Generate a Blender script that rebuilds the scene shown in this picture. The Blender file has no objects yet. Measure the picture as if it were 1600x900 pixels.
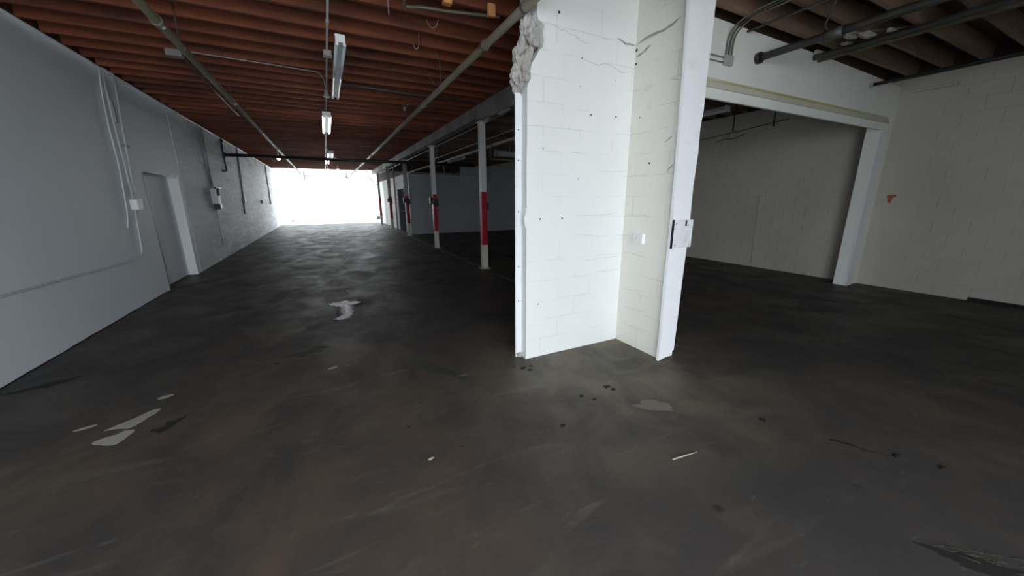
import bpy, bmesh, math, random
from mathutils import Vector, Matrix, noise
random.seed(7)
S = bpy.context.scene
COL = S.collection

# ------------------------------------------------------------------ camera
cam_d = bpy.data.cameras.new('camera'); cam = bpy.data.objects.new('camera', cam_d); COL.objects.link(cam)
cam_d.sensor_width = 36.0; cam_d.lens = 557.0/1600*36; cam_d.clip_start = .02; cam_d.clip_end = 300
fw = Vector((508-800, 450-312, -557.0)).normalized()          # hall direction seen in camera axes
dn = Vector((812-800, 450-2680, -557.0)).normalized()
up = -dn; up = (up - fw*up.dot(fw)).normalized(); rx = fw.cross(up)
cam.matrix_world = Matrix.Translation((0, 0, 1.6)) @ Matrix((rx, fw, up)).to_4x4()
S.camera = cam

# ------------------------------------------------------------------ world, sun, daylight, exposure
w = bpy.data.worlds.new('overcast_sky'); S.world = w; w.use_nodes = True
bg = w.node_tree.nodes['Background']; bg.inputs['Color'].default_value = (.86, .93, 1.0, 1); bg.inputs['Strength'].default_value = 8.0
def portal(name, loc, rot, sx, sy):
    d = bpy.data.lights.new(name, 'AREA'); d.shape = 'RECTANGLE'; d.size = sx; d.size_y = sy; d.cycles.is_portal = True
    o = bpy.data.objects.new(name, d); o.location = loc; o.rotation_euler = rot; COL.objects.link(o)
BX0, BX1, BZ, BY = -2.7, 2.3, 3.15, -2.4        # daylight opening behind the camera
FX0, FX1, FZ, FY = -2.73, 3.42, 3.74, 27.5        # wide opening at the far end
portal('back_portal', ((BX0+BX1)/2, BY-.1, BZ/2), (math.pi/2, 0, 0), BX1-BX0, BZ)
portal('far_portal', ((FX0+FX1)/2, FY+.15, FZ/2), (-math.pi/2, 0, 0), FX1-FX0, FZ)
S.view_settings.view_transform = 'Standard'; S.view_settings.look = 'None'
S.view_settings.gamma = 1; S.view_settings.use_curve_mapping = False
S.view_settings.exposure = 0.13
S.cycles.max_bounces = 10; S.cycles.diffuse_bounces = 6; S.cycles.use_denoising = True
S.cycles.sample_clamp_indirect = 6

# ------------------------------------------------------------------ materials
class NT:
    def __init__(s, name):
        s.m = bpy.data.materials.new(name); s.m.use_nodes = True; s.t = s.m.node_tree
        s.b = s.t.nodes['Principled BSDF']; s.co = s.t.nodes.new('ShaderNodeNewGeometry')
    def n(s, kind, **kw):
        nd = s.t.nodes.new('ShaderNode'+kind)
        for k, v in kw.items():
            if k in nd.inputs.keys(): nd.inputs[k].default_value = v
            else: setattr(nd, k, v)
        return nd
    def l(s, a, b): s.t.links.new(a, b)
    def vec(s, scale=(1, 1, 1), rot=(0, 0, 0)):
        mp = s.n('Mapping'); mp.inputs['Scale'].default_value = scale; mp.inputs['Rotation'].default_value = rot
        s.l(s.co.outputs['Position'], mp.inputs[0]); return mp.outputs[0]
    def noise(s, sc, det=4, rough=.55, scale=(1, 1, 1), dist=0):
        nd = s.n('TexNoise', Scale=sc, Detail=det, Roughness=rough, Distortion=dist); s.l(s.vec(scale), nd.inputs['Vector']); return nd.outputs['Fac']
    def ramp(s, fac, stops):
        r = s.n('ValToRGB'); e = r.color_ramp.elements
        while len(e) < len(stops): e.new(.5)
        for i, (p, c) in enumerate(stops):
            e[i].position = p; e[i].color = (c, c, c, 1) if isinstance(c, (int, float)) else (*c, 1)
        s.l(fac, r.inputs[0]); return r.outputs['Color']
    def mix(s, fac, a, b, mode='MIX'):
        m = s.n('Mix', data_type='RGBA', blend_type=mode)
        for sock, v in ((m.inputs[0], fac), (m.inputs[6], a), (m.inputs[7], b)):
            if isinstance(v, (int, float)): sock.default_value = v
            elif isinstance(v, tuple): sock.default_value = (*v, 1)
            else: s.l(v, sock)
        return m.outputs[2]
    def bump(s, h, dist=.01, st=1.0, prev=None):
        b = s.n('Bump', Strength=st, Distance=dist); s.l(h, b.inputs['Height'])
        if prev: s.l(prev, b.inputs['Normal'])
        return b.outputs[0]
    def done(s, col=None, rough=.6, metal=0, nrm=None, spec=None):
        if col is not None:
            if isinstance(col, tuple): s.b.inputs['Base Color'].default_value = (*col, 1)
            else: s.l(col, s.b.inputs['Base Color'])
        if isinstance(rough, (int, float)): s.b.inputs['Roughness'].default_value = rough
        else: s.l(rough, s.b.inputs['Roughness'])
        s.b.inputs['Metallic'].default_value = metal
        if spec is not None: s.b.inputs['Specular IOR Level'].default_value = spec
        if nrm: s.l(nrm, s.b.inputs['Normal'])
        return s.m

def paint(name, c, var=.06, rough=.6, block=None, stain=(.45, .42, .38), stain_amt=.25, bumpd=.004, streak=False):
    t = NT(name)
    big = t.noise(.8, 3); fine = t.noise(14, 5, .65)
    c0 = tuple(max(0, x-var) for x in c); c1 = tuple(min(1, x+var*.5) for x in c)
    col = t.mix(t.ramp(big, [(.35, 0), (.65, 1)]), c0, c1)
    sm = t.ramp(t.noise(3.2, 7, .7), [(.60, 0), (.78, 1)])
    k = t.n('Math', operation='MULTIPLY'); t.l(sm, k.inputs[0]); k.inputs[1].default_value = stain_amt
    col = t.mix(k.outputs[0], col, stain)
    nr = t.bump(fine, bumpd, .5)
    if streak:       # rough trowelled / patchy block wall, streaks along the wall
        s1 = t.noise(1.7, 9, .78, (.4, .4, 3.0), .8)
        sp = t.n('SeparateXYZ'); t.l(t.co.outputs['Position'], sp.inputs[0])
        gr = t.n('MapRange'); t.l(sp.outputs[1], gr.inputs[0]); gr.inputs[1].default_value = 10.3; gr.inputs[2].default_value = 13.5
        s2 = t.noise(.8, 10, .82, (.6, .6, 2.6), 1.2)
        dk = t.mix(t.ramp(s1, [(.40, 1), (.58, 0)]), col, tuple(x*.52 for x in c))
        dk = t.mix(t.ramp(s2, [(.52, 0), (.60, .9)]), dk, tuple(min(.9, x*1.3) for x in c))
        col = t.mix(gr.outputs[0], col, dk)
        nr = t.bump(t.noise(5, 8, .7, (.6, .6, 2)), .02, .7, nr)
    if block:        # filled block joints that show through the paint here and there
        ax, amt = block
        comb = t.n('CombineXYZ'); sep = t.n('SeparateXYZ'); t.l(t.co.outputs['Position'], sep.inputs[0])
        t.l(sep.outputs[ax], comb.inputs[0]); t.l(sep.outputs[2], comb.inputs[1])
        br = t.n('TexBrick', Scale=1.0); br.inputs['Mortar Size'].default_value = .004; br.inputs['Mortar Smooth'].default_value = .3
        br.inputs['Brick Width'].default_value = .406; br.inputs['Row Height'].default_value = .203
        jit = t.n('TexNoise', Scale=9.0); t.l(t.co.outputs['Position'], jit.inputs['Vector'])
        a = t.n('VectorMath', operation='SCALE'); t.l(jit.outputs['Color'], a.inputs[0]); a.inputs['Scale'].default_value = .014
        b2 = t.n('VectorMath', operation='ADD'); t.l(comb.outputs[0], b2.inputs[0]); t.l(a.outputs[0], b2.inputs[1])
        t.l(b2.outputs[0], br.inputs['Vector'])
        mk = t.ramp(t.noise(2.6, 3), [(.47, 0), (.60, amt)])
        mm = t.n('Math', operation='MULTIPLY'); t.l(br.outputs['Fac'], mm.inputs[0]); t.l(mk, mm.inputs[1])
        col = t.mix(mm.outputs[0], col, tuple(x*.45 for x in c))
        inv = t.n('Math', operation='SUBTRACT'); inv.inputs[0].default_value = 1; t.l(mm.outputs[0], inv.inputs[1])
        nr = t.bump(inv.outputs[0], .006, .8, nr)
    return t.done(col, rough, nrm=nr)

M = {}
M['pier'] = paint('pier_white_paint', (.82, .835, .815), .03, .5, (0, .22), (.66, .66, .6), .3, .003)
M['stub'] = paint('stub_white_paint', (.83, .81, .74), .04, .5, (1, .35), (.6, .58, .5), .35, .004)
M['left'] = paint('left_wall_paint', (.80, .855, .89), .03, .55, None, (.5, .53, .52), .2, .002)
M['leftrough'] = paint('left_wall_rough_paint', (.78, .83, .86), .05, .6, (1, .5), (.36, .39, .41), .5, .01, True)
M['right'] = paint('right_wall_paint', (.50, .475, .41), .04, .6, None, (.36, .34, .28), .25, .006)
M['header'] = paint('header_paint', (.90, .91, .85), .05, .55, None, (.66, .63, .48), .3, .003)
M['trim'] = paint('trim_white_paint', (.90, .90, .92), .03, .45, None, (.5, .48, .45), .25, .002)
M['ledge'] = paint('ledge_stained_paint', (.62, .60, .50), .06, .6, None, (.52, .46, .20), .8, .006)
M['partition'] = paint('partition_paint', (.40, .42, .45), .03, .6, None, (.34, .34, .34), .2, .002)
M['whitemetal'] = paint('white_painted_steel', (.80, .80, .82), .03, .4, None, (.35, .28, .22), .35, .001)
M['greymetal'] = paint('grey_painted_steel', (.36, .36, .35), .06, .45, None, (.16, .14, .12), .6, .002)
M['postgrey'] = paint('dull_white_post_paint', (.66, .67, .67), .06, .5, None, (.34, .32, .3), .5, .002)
M['beam'] = paint('peeling_beam_paint', (.27, .255, .25), .12, .6, None, (.10, .08, .07), .9, .012)
M['red'] = paint('red_band_paint', (.36, .008, .03), .004, .4, None, (.25, .02, .02), .4, .001)
M['pipe'] = paint('olive_grey_pipe', (.15, .135, .10), .05, .45, None, (.12, .1, .08), .6, .001)
M['galv'] = paint('galvanised_conduit', (.42, .42, .42), .08, .35, None, (.2, .19, .18), .4, .001)
M['conduitwhite'] = paint('painted_conduit', (.66, .68, .70), .05, .4, None, (.3, .3, .3), .3, .001)
M['black'] = paint('black_iron', (.025, .022, .028), .01, .4, None, (.05, .04, .04), .3, .001)
M['darksteel'] = paint('dark_steel', (.075, .07, .068), .02, .45, None, (.03, .03, .03), .5, .002)
M['gap'] = NT('dark_gap').done((.012, .011, .01), .9)
M['crack'] = NT('plaster_crack').done((.34, .33, .30), .9)
M['faintcrack'] = NT('faint_plaster_crack').done((.60, .60, .56), .9)
M['tube'] = NT('unlit_tube_glass').done((.55, .62, .68), .15)
M['orange'] = paint('new_orange_wood', (.62, .30, .13), .06, .6, None, (.4, .18, .08), .5, .002)

def lit(name, c, s):
    t = NT(name); t.b.inputs['Emission Color'].default_value = (*c, 1); t.b.inputs['Emission Strength'].default_value = s
    return t.done((.9, .9, .9), .3)
M['lit'] = lit('lit_tube', (.95, .97, 1.0), 5)
M['bulb'] = lit('lit_bulb', (1, .97, .95), 5)

def wood(name, a, b, c):
    t = NT(name)
    g = t.noise(5, 6, .65, (.5, 9, 9), .4); pa = t.noise(1.3, 4, .6, (.6, 2.5, 2.5))
    col = t.mix(t.ramp(g, [(.3, 0), (.7, 1)]), a, b)
    oi = t.n('ObjectInfo'); col = t.mix(t.ramp(pa, [(.42, 0), (.68, .8)]), col, c)
    hs = t.n('HueSaturation'); mr = t.n('MapRange'); t.l(oi.outputs['Random'], mr.inputs[0]); mr.inputs[3].default_value = .7; mr.inputs[4].default_value = 1.2
    t.l(mr.outputs[0], hs.inputs['Value']); t.l(col, hs.inputs['Color'])
    return t.done(hs.outputs[0], .65, nrm=t.bump(g, .003, .5), spec=.25)
M['joist'] = wood('old_red_joist_timber', (.20, .054, .026), (.30, .092, .045), (.075, .030, .021))
M['joistdark'] = wood('grey_brown_joist_timber', (.19, .125, .085), (.26, .17, .115), (.10, .07, .055))  # greyer brown timber for the right-hand span
M['deck'] = wood('dark_deck_boards', (.055, .025, .016), (.085, .04, .025), (.03, .018, .014))

def concrete():
    t = NT('worn_dark_concrete')
    big = t.noise(.42, 4, .6, dist=.5); mid = t.noise(1.7, 7, .65, (1, .8, 1), .7); fine = t.noise(26, 5, .7)
    col = t.mix(t.ramp(big, [(.36, 0), (.62, 1)]), (.048, .045, .044), (.095, .073, .054))
    def zone(x, y, sc):      # where a stain or painted light lies on the floor
        mp = t.n('Mapping'); mp.inputs['Location'].default_value = (-x, -y, 0); t.l(t.co.outputs['Position'], mp.inputs[0])
        gd = t.n('TexGradient', gradient_type='SPHERICAL'); v = t.n('VectorMath', operation='SCALE'); v.inputs['Scale'].default_value = sc
        t.l(mp.outputs[0], v.inputs[0]); t.l(v.outputs[0], gd.inputs[0]); return gd.outputs['Fac']
    def mul(a, b, k=None):
        m = t.n('Math', operation='MULTIPLY'); t.l(a, m.inputs[0])
        if isinstance(b, float): m.inputs[1].default_value = b
        else: t.l(b, m.inputs[1])
        return m.outputs[0]
    bn = t.ramp(t.noise(1.05, 5, .6, dist=.9), [(.36, .1), (.58, 1)])
    col = t.mix(mul(t.ramp(zone(-.9, 1.9, .36), [(.0, 0), (.55, .85)]), bn), col, (.118, .083, .057))   # rusty brown spill
    col = t.mix(t.ramp(mid, [(.40, 0), (.66, .7)]), col, (.044, .043, .044))
    col = t.mix(t.ramp(t.noise(2.3, 6, .6, (.7, 1.4, 1), 1.2), [(.56, 0), (.76, .45)]), col, (.13, .11, .086))
    # gritty scraped streaks
    col = t.mix(t.ramp(t.noise(5.5, 8, .75, (.35, 1.6, 1), 1.5), [(.60, 0), (.72, .45)]), col, (.23, .205, .17))
    col = t.mix(mul(t.ramp(zone(2.3, 2.6, .55), [(0, 0), (.7, 1)]), t.ramp(t.noise(1.9, 6, .6, dist=.8), [(.35, .1), (.6, 1)])), col, (.165, .142, .100))   # bounce light from the white wall, painted into the floor colour
    sw = t.noise(2.0, 7, .6, (.35, 2.4, 1), 1.0)
    col = t.mix(mul(t.ramp(sw, [(.60, 0), (.70, .6)]), t.ramp(zone(0, 1.9, .4), [(0, 0), (.5, 1)])), col, (.17, .15, .125))   # wiped scuffs
    # dark oily spots
    v = t.n('TexVoronoi', Scale=1.15); t.l(t.vec((1, 1.1, 1)), v.inputs['Vector'])
    col = t.mix(t.ramp(v.outputs['Distance'], [(.02, .8), (.05, 0)]), col, (.02, .02, .018))
    col = t.mix(t.ramp(fine, [(.3, .12), (.7, 0)]), col, (.02, .02, .02))
    r = t.ramp(mid, [(.35, .44), (.65, .68)])
    nr = t.bump(fine, .0025, .35, t.bump(t.noise(3, 5, .6), .01, .25))
    return t.done(col, r, nrm=nr, spec=.28)
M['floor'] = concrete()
M['patch'] = paint('pale_scuffed_patch', (.36, .335, .29), .10, .6, None, (.13, .11, .09), 1.0, .004)
M['darkpatch'] = paint('black_damp_patch', (.012, .012, .009), .005, .8, None, (.045, .042, .035), .8, .003)
M['moss'] = paint('greenish_dust', (.052, .054, .036), .03, .8, None, (.05, .05, .04), .7, .003)
M['scuff'] = paint('bare_concrete_scuff', (.17, .15, .12), .03, .6, None, (.09, .08, .07), .8, .004)
M['rust'] = paint('rust', (.36, .12, .045), .06, .8, None, (.15, .05, .03), .6, .004)
M['rubble'] = paint('broken_masonry', (.50, .48, .45), .2, .85, None, (.10, .09, .085), 1.0, .03)
M['outground'] = paint('pale_yard_concrete', (.62, .61, .58), .04, .8)
M['facade'] = paint('white_facade', (.86, .86, .84), .02, .7)
t = NT('puddle_water'); M['water'] = t.done((.10, .105, .115), .06, nrm=t.bump(t.noise(30, 3), .004, .35), spec=1.0)

# ------------------------------------------------------------------ mesh helpers
def bx(bm, x0, x1, y0, y1, z0, z1, rot=None, about=None):
    r = bmesh.ops.create_cube(bm, size=1)['verts']
    for v in r:
        v.co = Vector(((x0+x1)/2+v.co.x*(x1-x0), (y0+y1)/2+v.co.y*(y1-y0), (z0+z1)/2+v.co.z*(z1-z0)))
    if rot: bmesh.ops.rotate(bm, verts=r, cent=about or Vector(((x0+x1)/2, (y0+y1)/2, (z0+z1)/2)), matrix=rot)
    return r
def tube(bm, pts, r, seg=10, cap=True):
    pts = [Vector(p) for p in pts]; rings = []
    ref = None
    for i, p in enumerate(pts):
        d = (pts[min(i+1, len(pts)-1)]-pts[max(i-1, 0)]).normalized()
        if ref is None: ref = Vector((0, 0, 1)) if abs(d.z) < .9 else Vector((1, 0, 0))
        u = (ref - d*ref.dot(d)).normalized(); vv = d.cross(u); ref = u
        rr = r[i] if isinstance(r, (list, tuple)) else r
        rings.append([bm.verts.new(p+(u*math.cos(a)+vv*math.sin(a))*rr) for a in (2*math.pi*k/seg for k in range(seg))])
    for a, b in zip(rings, rings[1:]):
        for k in range(seg):
            f = bm.faces.new((a[k], a[(k+1) % seg], b[(k+1) % seg], b[k])); f.smooth = True
    if cap:
        bm.faces.new(rings[0][::-1]); bm.faces.new(rings[-1])
def bend(pts, rad=.06, n=5):      # round the corners of a polyline
    pts = [Vector(p) for p in pts]; out = [pts[0]]
    for a, b, c in zip(pts, pts[1:], pts[2:]):
        u = (a-b); v = (c-b); r = min(rad, u.length*.45, v.length*.45); p = b+u.normalized()*r; q = b+v.normalized()*r
        for k in range(n+1):
            s = k/n; out.append(p*(1-s)**2+b*2*s*(1-s)+q*s*s)
    return out+[pts[-1]]
def poly(bm, pts, n, depth):      # pts a planar outline, extruded by vector n*depth
    vs = [bm.verts.new(Vector(p)) for p in pts]; f = bm.faces.new(vs)
    e = bmesh.ops.extrude_face_region(bm, geom=[f])
    bmesh.ops.translate(bm, verts=[g for g in e['geom'] if isinstance(g, bmesh.types.BMVert)], vec=Vector(n)*depth)
def sphere(bm, c, r, sc=(1, 1, 1), sub=3, rough=0, seed=0):
    g = bmesh.ops.create_icosphere(bm, subdivisions=sub, radius=1)['verts']
    for v in g:
        d = v.co.copy(); k = 1
        if rough: k += rough*(noise.noise(d*1.6+Vector((seed, 3*seed, 0))) + .6*noise.noise(d*4.3+Vector((seed, 0, seed))) + .35*noise.noise(d*9+Vector((0, seed, 0))))
        v.co = Vector(c)+Vector((d.x*sc[0], d.y*sc[1], d.z*sc[2]))*r*k
def obj(name, bm, m, parent=None, origin=None, bevel=0, label=None):
    bmesh.ops.recalc_face_normals(bm, faces=bm.faces[:])
    me = bpy.data.meshes.new(name); 
    o = bpy.data.objects.new(name, me)
    base = Vector(origin) if origin is not None else (parent_world(parent) if parent else Vector((0, 0, 0)))
    if origin is None and parent is None: base = Vector((0, 0, 0))
    for v in bm.verts: v.co -= base
    bm.to_mesh(me); bm.free(); me.materials.append(M[m] if isinstance(m, str) else m)
    COL.objects.link(o)
    if parent: o.parent = parent; o.location = base-parent_world(parent)
    else: o.location = base
    if bevel:
        b = o.modifiers.new('bevel', 'BEVEL'); b.width = bevel; b.segments = 2; b.limit_method = 'ANGLE'
    if label: o['label'] = label
    return o
def parent_world(p):
    v = Vector(p.location)
    while p.parent: p = p.parent; v += Vector(p.location)
    return v
def tag(o, label, cat, group=None):
    o['label'] = label; o['category'] = cat
    if group: o['group'] = group
    return o
def thing(name, loc, label, cat, group=None):
    o = bpy.data.objects.new(name, None); o.empty_display_size = .1; o.location = loc; COL.objects.link(o)
    return tag(o, label, cat, group)
def struct(name, bm, m, label, bevel=0):
    o = obj(name, bm, m, bevel=bevel); o['kind'] = 'structure'; o['label'] = label; o['category'] = name.split('_')[0]
    return o
def box_part(name, m, parent, *b, bevel=0, label=None):
    bm = bmesh.new(); bx(bm, *b); return obj(name, bm, m, parent, bevel=bevel, label=label)
def tube_part(name, m, parent, pts, r, seg=10, label=None, rad=.06):
    bm = bmesh.new(); tube(bm, bend(pts, rad) if len(pts) > 2 else pts, r, seg); return obj(name, bm, m, parent, label=label)

XL, XR = -2.73, 8.9
# ------------------------------------------------------------------ structure
bm = bmesh.new(); bx(bm, -3.1, 9.1, BY-.2, 27.7, -.2, 0)
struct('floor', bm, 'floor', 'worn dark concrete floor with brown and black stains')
bm = bmesh.new(); bx(bm, -3.1, 9.1, BY-.2, 27.7, 3.74, 3.8)
ceil = struct('ceiling', bm, 'deck', 'dark board ceiling above rows of red-brown timber joists')
# joists, parts of the ceiling, two spans: hall and right-hand bay
def joist_mesh(x0, x1, nm, mt):
    b = bmesh.new(); bx(b, x0, x1, -.022, .022, 3.5, 3.74); me = bpy.data.meshes.new(nm)
    b.to_mesh(me); b.free(); me.materials.append(M[mt]); return me
ja, jb = joist_mesh(XL+.035, 3.14, 'joist', 'joist'), joist_mesh(3.16, XR-.035, 'joist', 'joistdark')
y = BY+.2
while y < 27.4:
    for me in (ja, jb):
        o = bpy.data.objects.new('joist', me); COL.objects.link(o); o.parent = ceil
        o.location = (0, y+random.uniform(-.015, .015), random.uniform(-.008, .0)); o.rotation_euler.z = random.uniform(-.002, .002)
    y += .385
for a, b2 in ((XL+.002, XL+.03), (XR-.03, XR-.002)):
    bm = bmesh.new(); bx(bm, a, b2, BY+.02, 27.45, 3.50, 3.738); obj('rim_board', bm, 'deck', ceil)
# left wall: three stretches round a shallow blocked doorway
bm = bmesh.new()
bx(bm, -3.1, XL, BY-.2, 8.55, 0, 3.74); bx(bm, -3.1, XL, 8.55, 10.18, 2.08, 3.74); bx(bm, -3.1, -2.90, 8.55, 10.18, 0, 2.08)
wl = struct('wall_left', bm, 'left', 'long smooth grey-white painted left wall')
bm = bmesh.new(); bx(bm, -3.1, XL+.006, 10.42, 27.5, 0, 3.74)
obj('rough_wall_face', bm, 'leftrough', wl, label='rough patchy whitewashed block stretch beyond the doorway')
bm = bmesh.new(); bx(bm, -3.1, XL, 10.18, 10.42, 0, 3.74); obj('wall_pier', bm, 'left', wl)
# flush door panel in the recess
bm = bmesh.new(); bx(bm, -2.90, -2.875, 8.60, 10.17, .02, 2.05)
d1 = struct('door_1', bm, 'left', 'blocked doorway panel painted grey in left wall'); 
bm = bmesh.new(); bx(bm, -2.9, XL+.015, 10.15, 10.20, 0, 2.09)
obj('door_jamb', bm, 'trim', d1, label='pale jamb at the far side of the doorway')
bm = bmesh.new(); bx(bm, XL-.005, XL+.004, 8.53, 8.555, 0, 2.09); bx(bm, XL-.005, XL+.004, 8.555, 10.15, 2.075, 2.095)
obj('door_seam', bm, 'darksteel', d1)

# front wall: the broken pier wall, header and jamb at y 2.95
core = [(1.72, 0), (1.72, 2.5), (1.76, 2.6), (1.73, 2.72), (1.79, 2.84), (1.84, 2.9), (1.84, 3.05), (1.78, 3.08), (1.77, 3.5), (3.05, 3.5), (3.05, 0)]
bm = bmesh.new(); poly(bm, [(x, 3.04, z) for x, z in core], (0, 1, 0), .13)
wp = struct('wall_front', bm, 'pier', 'white painted broken-off wall end standing mid-room')
edge = [(1.65, 0)]
z = 0
while z < 2.52:
    z += .09; edge.append((1.652+.006*noise.noise(Vector((z*3, 0, 5))), z))
edge += [(1.665, 2.56), (1.69, 2.60), (1.685, 2.66), (1.70, 2.72), (1.735, 2.77), (1.76, 2.81), (1.775, 2.835), (1.805, 2.85), (1.812, 2.9), (1.806, 2.97), (1.815, 3.02), (1.79, 3.035), (1.755, 3.05), (1.742, 3.10), (1.745, 3.2), (1.735, 3.32), (1.74, 3.5)]
bm = bmesh.new(); poly(bm, [(x, 2.95, z) for x, z in edge]+[(2.95, 2.95, 3.5), (2.95, 2.95, 0)], (0, 1, 0), .089)
obj('plaster_face', bm, 'pier', wp, label='flat white plaster face with a ragged upper left edge')
# stub wall coming towards the camera
bm = bmesh.new(); bx(bm, 2.86, 3.05, 2.32, 2.949, 0, 3.5)
st = struct('wall_stub', bm, 'stub', 'short white block return wall joining the broken wall end')
el = [(2.815, .0), (2.822, .3), (2.812, .8), (2.818, 1.2), (2.81, 1.7), (2.80, 2.1), (2.79, 2.4), (2.775, 2.7), (2.76, 3.0), (2.74, 3.5)]
er = [(3.08, 3.5), (3.065, 3.1), (3.07, 2.9), (3.06, 2.6), (3.068, 2.35), (3.05, 2.2), (3.06, 2.0), (3.045, 1.7), (3.055, 1.3), (3.04, .8), (3.035, .35), (3.03, .08), (2.96, .03)]
bm = bmesh.new(); poly(bm, [(x, 2.29, z) for x, z in el+er], (0, 1, 0), .03)
obj('end_board', bm, 'trim', st, label='smooth white board covering the end of the stub wall')
# header with lintel and ledge
bm = bmesh.new(); poly(bm, [(3.05, 2.95, 2.9), (XR, 2.95, 2.9), (XR, 2.95, 3.40), (6.4, 2.95, 3.46), (3.05, 2.95, 3.49)], (0, 1, 0), .18)
wh = struct('wall_header', bm, 'header', 'pale wall over the wide opening on the right')
box_part('lintel', 'header', wh, 3.05, 8.72, 2.93, 2.97, 2.69, 2.80, bevel=.004)
bm = bmesh.new(); bx(bm, 3.05, 8.62, 2.905, 2.95, 2.80, 2.822); bx(bm, 3.05, 8.64, 2.925, 2.95, 2.822, 2.865); bx(bm, 3.05, 8.6, 2.935, 2.95, 2.872, 2.90)
obj('ledge', bm, 'ledge', wh, label='yellow-stained ledge above the lintel')
box_part('ledge_backing', 'header', wh, 3.05, XR, 2.952, 3.13, 2.80, 2.9)
bm = bmesh.new(); poly(bm, [(3.9, 2.93, 2.868), (5.0, 2.93, 2.868), (6.2, 2.93, 2.866), (7.6, 2.93, 2.868), (7.6, 2.93, 2.885), (6.4, 2.93, 2.893), (5.1, 2.93, 2.884), (4.4, 2.93, 2.89)], (0, 1, 0), .02)
obj('yellow_stain', bm, paint('yellow_foam', (.50, .46, .16), .1, .8), wh, label='yellow foam streak along the ledge')
bm = bmesh.new(); bx(bm, 8.45, XR, 2.95, 3.13, 0, 2.9)
struct('wall_jamb', bm, 'header', 'pale jamb at the right side of the wide opening')
bm = bmesh.new()
tubes = [(8.44, .0), (8.43, 2.69)]
bx(bm, 8.435, 8.62, 2.925, 2.95, 0, 2.69); 
o = obj('trim_1', bm, 'trim'); o['kind'] = 'structure'; o['label'] = 'pale upright trim board on the jamb'
# right wall of painted blocks
bm = bmesh.new(); bx(bm, XR+.007, 9.1, BY-.2, 27.5, 0, 3.74)
wr = struct('wall_right', bm, 'right', 'right wall of painted concrete blocks with faint joints')
rnd = random.Random(3); meshes = []
for (ln) in (.400, .200):
    b = bmesh.new(); bx(b, 0, .02, -ln/2, ln/2, -.0985, .0985); me = bpy.data.meshes.new('block'); b.to_mesh(me); b.free(); me.materials.append(M['right']); meshes.append(me)
cnt = 0
for r in range(17):
    y0 = .55+(0.2032 if r % 2 else 0)
    k = 0
    while True:
        yc = y0+k*.4064; k += 1
        if yc > 7.3: break
        if 2.74 < yc < 3.34 : continue
        if cnt >= 298: break
        o = bpy.data.objects.new('block', meshes[0]); COL.objects.link(o); o.parent = wr; cnt += 1
        o.location = (XR+rnd.uniform(-.0015, .0015), yc+rnd.uniform(-.0015, .0015), .1016+r*.2032); o.rotation_euler.z = rnd.uniform(-.0008, .0008)
# remaining strip by the corner and above the last course
bm = bmesh.new()
for a, b2 in ((2.55, 2.95), (3.13, 3.6)): bx(bm, XR-.001, XR+.02, a, b2, 0, 3.46)
bx(bm, XR-.001, XR+.02, BY, 7.3, 3.46, 3.735); bx(bm, XR-.001, XR+.02, 7.2, 27.4, 0, 3.46); bx(bm, XR-.001, XR+.02, BY, .45, 0, 3.46)
obj('plastered_margin', bm, 'right', wr)
bm = bmesh.new(); bx(bm, XR-.004, XR, BY, 1.58, .0, .055)
obj('base_gap', bm, 'gap', wr, label='dark gap along the foot of the wall')
bm = bmesh.new(); poly(bm, [(XR-.006, 2.81, 1.60), (XR-.006, 2.79, 1.64), (XR-.006, 2.75, 1.63), (XR-.006, 2.70, 1.64), (XR-.006, 2.68, 1.60), (XR-.006, 2.73, 1.585), (XR-.006, 2.735, 1.50), (XR-.006, 2.78, 1.49), (XR-.006, 2.79, 1.57)], (1, 0, 0), .006)
obj('rust_mark', bm, 'rust', wr, label='small orange rust mark')
bm = bmesh.new(); bx(bm, XR-.005, XR, 2.3, 2.84, 3.265, 3.28); bx(bm, XR-.005, XR, 2.3, 2.315, 3.28, 3.32); bx(bm, XR-.005, XR, 2.35, 2.84, 3.312, 3.318)
obj('scar_line', bm, 'crack', wr)
# back wall (behind the camera) with daylight opening
bm = bmesh.new()
bx(bm, -3.1, BX0, BY-.2, BY, 0, 3.74); bx(bm, BX1, 9.1, BY-.2, BY, 0, 3.74); bx(bm, BX0, BX1, BY-.2, BY, BZ, 3.74)
struct('wall_back', bm, 'left', 'white wall with the open loading doorway facing the broken wall end')
# far wall
bm = bmesh.new()
bx(bm, FX1+.03, 9.1, FY, FY+.2, 0, 3.74)
struct('wall_far', bm, 'facade', 'end wall of the right-hand bay beside the open far end')
# partition in the right-hand bay
bm = bmesh.new(); bx(bm, 3.45, XR, 17.1, 17.3, 0, 2.7)
struct('wall_partition', bm, 'partition', 'low frontal grey partition wall across the right-hand bay')
bm = bmesh.new(); bx(bm, 5.9, XR, 16.95, 17.1, 2.72, 3.15); o = obj('trim_2', bm, 'partition'); o['kind'] = 'structure'; o['label'] = 'pale boxed band above the partition'
bm = bmesh.new(); bx(bm, 3.45, 3.6, 17.3, 27.5, 0, 2.75)
struct('wall_side', bm, 'facade', 'white side wall of the enclosed room beyond the posts')
bm = bmesh.new(); bx(bm, 3.42, 3.449, 18.35, 19.9, .02, 2.1)
d2 = struct('door_2', bm, 'greymetal', 'dark door in the white side wall beyond the posts')
d2.data.materials[0] = NT('dull_dark_door').done((.09, .09, .11), 1.0, spec=0)
box_part('door_handle', 'galv', d2, 3.37, 3.42, 18.45, 18.5, 1.0, 1.05)
bm = bmesh.new(); bx(bm, 3.13, 3.23, 3.2, 27.4, 0, .012)
o = obj('trim_3', bm, 'darksteel'); o['kind'] = 'structure'; o['label'] = 'thin dark strip in the floor along the post line'

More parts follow.
